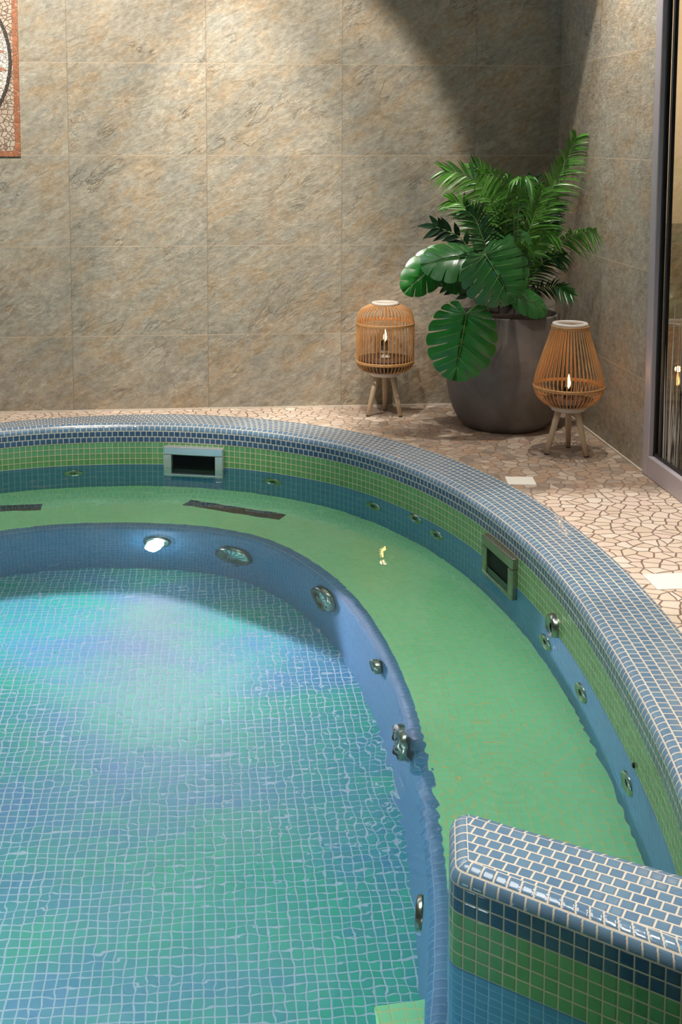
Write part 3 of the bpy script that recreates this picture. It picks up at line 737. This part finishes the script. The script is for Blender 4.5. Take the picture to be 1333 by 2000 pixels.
# ------------------------------------------------------------------ plants
def leafmat(name, c1, c2, rough=.32, sc=14):
    M = NT(name); M.link(M.mix(M.noise(M.coord(), sc, 3), c1, c2), M.bsdf.inputs['Base Color'])
    M.bsdf.inputs['Roughness'].default_value = rough; M.bsdf.inputs['Specular IOR Level'].default_value = .55; return M.m
m_palm = leafmat('palm_green', srgb(40, 96, 28), srgb(98, 156, 52))
m_palmd = leafmat('palm_dark_green', srgb(18, 54, 20), srgb(40, 92, 32))
m_mons = leafmat('monstera_green', srgb(28, 78, 32), srgb(48, 108, 46), .28)
m_monsb = leafmat('monstera_bright_green', srgb(22, 92, 28), srgb(38, 120, 38), .28)
m_zz = leafmat('dark_leaf_green', srgb(12, 38, 20), srgb(22, 58, 28), .35)
m_stem = leafmat('stem_green', srgb(84, 122, 60), srgb(120, 148, 84), .5)
def V3(px, py, y): return at(px, py, 'y', y)
def blade(bm, p, d, up, L_, w_, droop, n=5, fold=.25, mi=0):
    """one leaflet: ribbon with a folded middle, drooping towards the tip"""
    d = d.normalized(); side = d.cross(up).normalized(); up2 = side.cross(d).normalized(); rows = []
    for k in range(n+1):
        t = k/n; c = p+d*(L_*t)+Vector((0, 0, -1))*(droop*L_*t*t)
        ww = w_*math.sin(PI*min(1, .12+.88*t)**.8)*.5 if k < n else 0
        ww = max(ww, 1e-4)
        rows.append([bm.verts.new(c-side*ww), bm.verts.new(c-up2*ww*fold), bm.verts.new(c+side*ww)])
    for a, b in zip(rows, rows[1:]):
        bm.faces.new((a[0], a[1], b[1], b[0])).material_index = mi; bm.faces.new((a[1], a[2], b[2], b[1])).material_index = mi
def frond(parent, pts, mat, L0, w0=.012, n=26, start=.22, droop=.35, ang=52, rnd=None, both=(1, 1), toward=Vector((0, -1, 0)), blen=1.0):
    rnd = rnd or random; cv = catmull([tuple(p) for p in pts], 12, False); N = len(cv)
    tops = bmesh.new(); tube(tops, cv[::3]+[cv[-1]], [.0042-.0032*(i/(len(cv[::3]))) for i in range(len(cv[::3])+1)], 6, mi=1)
    for s in (-1, 1):
        if not both[(s+1)//2]: continue
        for k in range(n):
            t = start+(1-start)*(k+.5*(s > 0))/n; f = t*(N-1); i = min(int(f), N-2); p = cv[i].lerp(cv[i+1], f-i)
            tan = (cv[min(i+2, N-1)]-cv[max(i-1, 0)]).normalized()
            nrm_ = (toward-tan*toward.dot(tan)).normalized(); side = tan.cross(nrm_).normalized()*s
            a = math.radians(ang*(1-.45*(k/n))+rnd.uniform(-5, 5))
            d = tan*math.cos(a)+side*math.sin(a)+nrm_*rnd.uniform(.05, .3)
            u = (k+.5)/n; ln = L0*(.55+.9*u-1.05*u*u)*1.25*rnd.uniform(.88, 1.08)*blen
            blade(tops, p, d+Vector((rnd.uniform(-.08,.08), rnd.uniform(-.25,.12), 0)), nrm_+Vector((rnd.uniform(-.5,.5), 0, rnd.uniform(-.2,.6))), ln, w0*.78*rnd.uniform(.8, 1.15), droop*rnd.uniform(.7, 1.2))
    return obj('frond', tops, [mat, m_stem], parent)
palm = empty('palm_plant', (PX+.02, PY, .455)); prop(palm, 'bushy palm with feathery green fronds at the back of the planter', 'palm plant')
def local(o, pts): return [Vector(p)-Vector(o.location) for p in pts]
rp = random.Random(11)
def F(pix, mat, L0, **k): return frond(palm, local(palm, [V3(*p) for p in pix]), mat, L0, rnd=rp, **k)
F([(1002, 600, -.37), (1030, 500, -.36), (1065, 400, -.38), (1098, 330, -.38), (1127, 268, -.40)], m_palm, .15, n=44, start=.2, droop=.42, ang=56, w0=.0125)
F([(1000, 600, -.38), (985, 500, -.40), (968, 410, -.42), (930, 352, -.42), (868, 332, -.38)], m_palm, .145, n=38, start=.3, droop=.35, ang=62)
F([(1000, 600, -.38), (1005, 500, -.46), (1003, 410, -.52), (985, 350, -.58), (935, 338, -.66)], m_palm, .115, n=32, start=.4, droop=.65, ang=64, w0=.014)
F([(1004, 600, -.38), (1008, 490, -.46), (1014, 400, -.54), (1012, 352, -.62), (1040, 350, -.72)], m_palm, .105, n=28, start=.45, droop=.9, ang=62, w0=.015)
F([(1005, 600, -.38), (1050, 530, -.36), (1090, 480, -.46), (1130, 455, -.56), (1164, 452, -.66)], m_palm, .105, n=30, start=.35, droop=.55, ang=62)
F([(998, 600, -.36), (960, 500, -.30), (930, 440, -.28), (905, 402, -.26), (880, 392, -.25)], m_palm, .12, n=28, start=.3, droop=.3, ang=54)
F([(1000, 600, -.34), (1018, 500, -.26), (1028, 430, -.26), (1036, 385, -.25), (1042, 350, -.24)], m_palmd, .12, n=28, start=.3, droop=.3, ang=52)
F([(998, 600, -.40), (968, 530, -.44), (945, 470, -.46), (930, 430, -.46), (912, 412, -.46)], m_palmd, .12, n=24, start=.35, droop=.2, ang=60)
F([(1005, 600, -.36), (1040, 570, -.36), (1075, 560, -.44), (1098, 564, -.50), (1118, 576, -.54)], m_palmd, .085, n=20, start=.25, droop=.25, ang=50)
F([(1003, 600, -.34), (1030, 540, -.32), (1050, 500, -.30), (1066, 460, -.30), (1078, 425, -.30)], m_palmd, .12, n=28, start=.2, droop=.25, ang=52)
F([(1000, 600, -.36), (995, 500, -.30), (985, 430, -.26), (965, 360, -.22), (925, 318, -.20)], m_palm, .13, n=32, start=.3, droop=.3, ang=54)
F([(1002, 600, -.40), (1020, 540, -.46), (1042, 490, -.50), (1062, 462, -.54), (1085, 458, -.58)], m_palm, .10, n=22, start=.3, droop=.5, ang=60)
F([(1000, 600, -.42), (1000, 540, -.48), (1005, 500, -.54), (1012, 478, -.58), (1024, 470, -.62)], m_palm, .095, n=20, start=.3, droop=.6, ang=62)
F([(1005, 600, -.36), (1030, 560, -.38), (1050, 525, -.40), (1072, 505, -.44), (1100, 500, -.48)], m_palmd, .11, n=24, start=.2, droop=.35, ang=60)
F([(1003, 600, -.36), (1015, 540, -.40), (1028, 470, -.40), (1045, 420, -.40), (1060, 372, -.40)], m_palm, .13, n=32, start=.15, droop=.3, ang=58)
F([(996, 600, -.36), (975, 540, -.36), (960, 480, -.34), (955, 420, -.33), (962, 370, -.32)], m_palmd, .13, n=30, start=.15, droop=.3, ang=58)
F([(1000, 600, -.36), (1012, 520, -.34), (1030, 470, -.34), (1062, 430, -.34), (1085, 400, -.34)], m_palmd, .12, n=28, start=.2, droop=.3, ang=58)
F([(998, 600, -.38), (992, 540, -.42), (988, 480, -.44), (990, 430, -.46), (1000, 400, -.48)], m_palmd, .12, n=28, start=.15, droop=.35, ang=60)

# monstera leaves
def monstera_leaf(parent, base, tip, wid, normal, mat, stem_pts=None, curl=.18, lobes=8, gap=.15, cup=.12, slit=.38):
    """heart shaped leaf: sectors between side veins, parted by slits that open towards the rim"""
    base, tip = Vector(base), Vector(tip); ax = tip-base; L_ = ax.length; ax.normalize()
    nm = Vector(normal); nm = (nm-ax*nm.dot(ax)).normalized(); sd = ax.cross(nm).normalized()
    def outl(th):                                  # th 0 at the tip, pi at the notch
        u = .40+.60*math.cos(th)*(1 if th < PI/2 else .95); v = (math.sin(th)**.92 if th < PI*.5 else math.sin(th*.93+PI*.035)**.9)
        v *= 1-.10*max(0, math.cos(th))**2
        return u, v*wid/2
    def root(th):
        u, v = outl(th); return max(0.0, min(1, (u-.10)*.92-.10*math.sin(th)))
    def pos(u, v):
        z = -curl*L_*u*abs(u) - cup*v*v/(wid/2)*2.2
        return base+ax*(L_*u)+sd*v+nm*z
    bm = bmesh.new(); n = 8; TH = PI*.955
    for s in (-1, 1):
        for k in range(lobes):
            a0, a1 = TH*(k/lobes)**.9, TH*((k+1)/lobes)**.9; rows = []
            for j in range(n+1):
                r = j/n; o_ = max(0, (r-slit)/(1-slit)); g = gap*o_**.8*.5*(0 if lobes < 6 and k % 2 else 1)
                b0, b1 = a0+(a1-a0)*(g if k else 0), a1-(a1-a0)*g; row = []
                for q in range(5):
                    th = b0+(b1-b0)*q/4; (u, v), m = outl(th), root(th)
                    rim = 1-.05*(abs(q-2)/2)**3*(r**6)*(1 if k else .3)
                    rr = r*rim; sw = .10*rr*(1-rr)*math.sin(th)
                    w_ = .006*L_*math.sin(PI*q/4)*math.sin(PI*r)       # slight swell between veins
                    row.append(bm.verts.new(pos(m+(u-m)*rr+sw*(1-m), s*v*rr)+nm*w_*2))
                rows.append(row)
            for a, b in zip(rows, rows[1:]):
                for q in range(4): bm.faces.new((a[q], a[q+1], b[q+1], b[q]))
    bmesh.ops.remove_doubles(bm, verts=bm.verts[:], dist=.0003)
    lf = obj('leaf', bm, mat, parent)
    bm = bmesh.new(); tube(bm, [pos(i/8, 0)+nm*.0012 for i in range(9)], [.0020-.0015*i/8 for i in range(9)], 6)
    for s in (-1, 1):
        for k in range(lobes):
            th = TH*((k+.5)/lobes)**.9; (u, v), m = outl(th), root(th)
            tube(bm, [pos(m+(u-m)*r+.10*r*(1-r)*math.sin(th)*(1-m), s*v*r)+nm*.0012*L_/.2*(1+6*math.sin(PI*r)) for r in (.02, .25, .5, .75, .9)], [.0009, .0008, .0006, .0004, .0002], 5)
    obj('midrib', bm, m_stem, lf)
    if stem_pts:
        bm = bmesh.new(); cv = catmull([tuple(p) for p in stem_pts], 8, False); tube(bm, cv, .0032, 7); obj('stem', bm, m_stem, lf)
    return lf
mon = empty('monstera_plant', (PX-.05, PY-.05, .455)); prop(mon, 'monstera with large split leaves at the front of the planter', 'monstera plant')
off = Vector(mon.location)
def ML(b, t, wid, nm, mat, stem, **k):
    return monstera_leaf(mon, V3(*b)-off, V3(*t)-off, wid, nm, mat, [V3(*p)-off for p in stem]+[V3(*b)-off], **k)
ML((948, 497, -.70), (1006, 590, -.74), .285, (-.15, -1, .35), m_mons, [(985, 600, -.42), (965, 520, -.52)], curl=.1, cup=.1)
ML((920, 502, -.60), (832, 498, -.64), .215, (0, -.75, .8), m_mons, [(980, 600, -.42), (960, 540, -.48)], curl=.35, lobes=6)
ML((868, 500, -.50), (786, 572, -.56), .165, (.1, -1, .3), m_monsb, [(975, 600, -.40), (930, 520, -.42)], curl=-.05, lobes=6, gap=.08)
ML((912, 612, -.66), (888, 745, -.68), .285, (-.2, -1, .25), m_monsb, [(955, 606, -.56), (945, 588, -.64), (925, 600, -.67)], curl=.06, cup=.1)
ML((1008, 575, -.58), (1074, 602, -.62), .13, (.1, -.8, .6), m_mons, [(990, 600, -.44), (995, 580, -.5)], curl=.3, lobes=5)
ML((985, 478, -.46), (925, 452, -.42), .15, (0, -.7, .7), m_mons, [(985, 600, -.40), (985, 520, -.42)], curl=.2, lobes=5)
ML((900, 540, -.56), (872, 545, -.62), .14, (0, -.8, .6), m_mons, [(975, 600, -.42), (935, 540, -.48)], curl=.4, lobes=5)
ML((1010, 520, -.50), (1020, 448, -.48), .15, (0, -.9, .4), m_mons, [(990, 600, -.42), (1005, 550, -.45)], curl=.15, lobes=5)

# dark glossy branch on the left
zz = empty('glossy_leaf_plant', (PX-.12, PY, .455)); prop(zz, 'dark plant with oval leaves reaching left out of the planter', 'leafy plant')
offz = Vector(zz.location)
def branch(pix, n, L0, w0, flip=0):
    cv = catmull([tuple(V3(*p)-offz) for p in pix], 12, False); bm = bmesh.new(); tube(bm, cv[::2]+[cv[-1]], .0028, 6, mi=1); N = len(cv)
    for k in range(n):
        f = (.35+.65*k/n)*(N-1); i = min(int(f), N-2); p = cv[i]; tan = (cv[i+1]-cv[i]).normalized()
        for s in (-1, 1):
            side = tan.cross(Vector((0, -1, 0))).normalized()*s
            blade(bm, p, tan*.75+side*.65+Vector((0, rp.uniform(-.3, .1), 0)), Vector((0, -1, .3)), L0*rp.uniform(.85, 1.1), w0, .12, 6, .15)
    blade(bm, cv[-1], (cv[-1]-cv[-4]), Vector((0, -1, .3)), L0, w0, .2, 6, .15)
    obj('branch', bm, [m_zz, m_stem], zz)
branch([(965, 600, -.38), (935, 530, -.36), (905, 470, -.34), (870, 450, -.33), (852, 444, -.33)], 6, .085, .026)
branch([(950, 600, -.40), (915, 575, -.42), (885, 560, -.43), (872, 556, -.44)], 3, .07, .026)
branch([(960, 600, -.44), (935, 570, -.50), (915, 555, -.52), (900, 550, -.54)], 3, .08, .03)
branch([(985, 600, -.44), (990, 560, -.50), (1000, 530, -.5), (1012, 510, -.5)], 4, .09, .03)
branch([(970, 600, -.40), (950, 560, -.46), (930, 520, -.44), (905, 500, -.40)], 5, .08, .03)
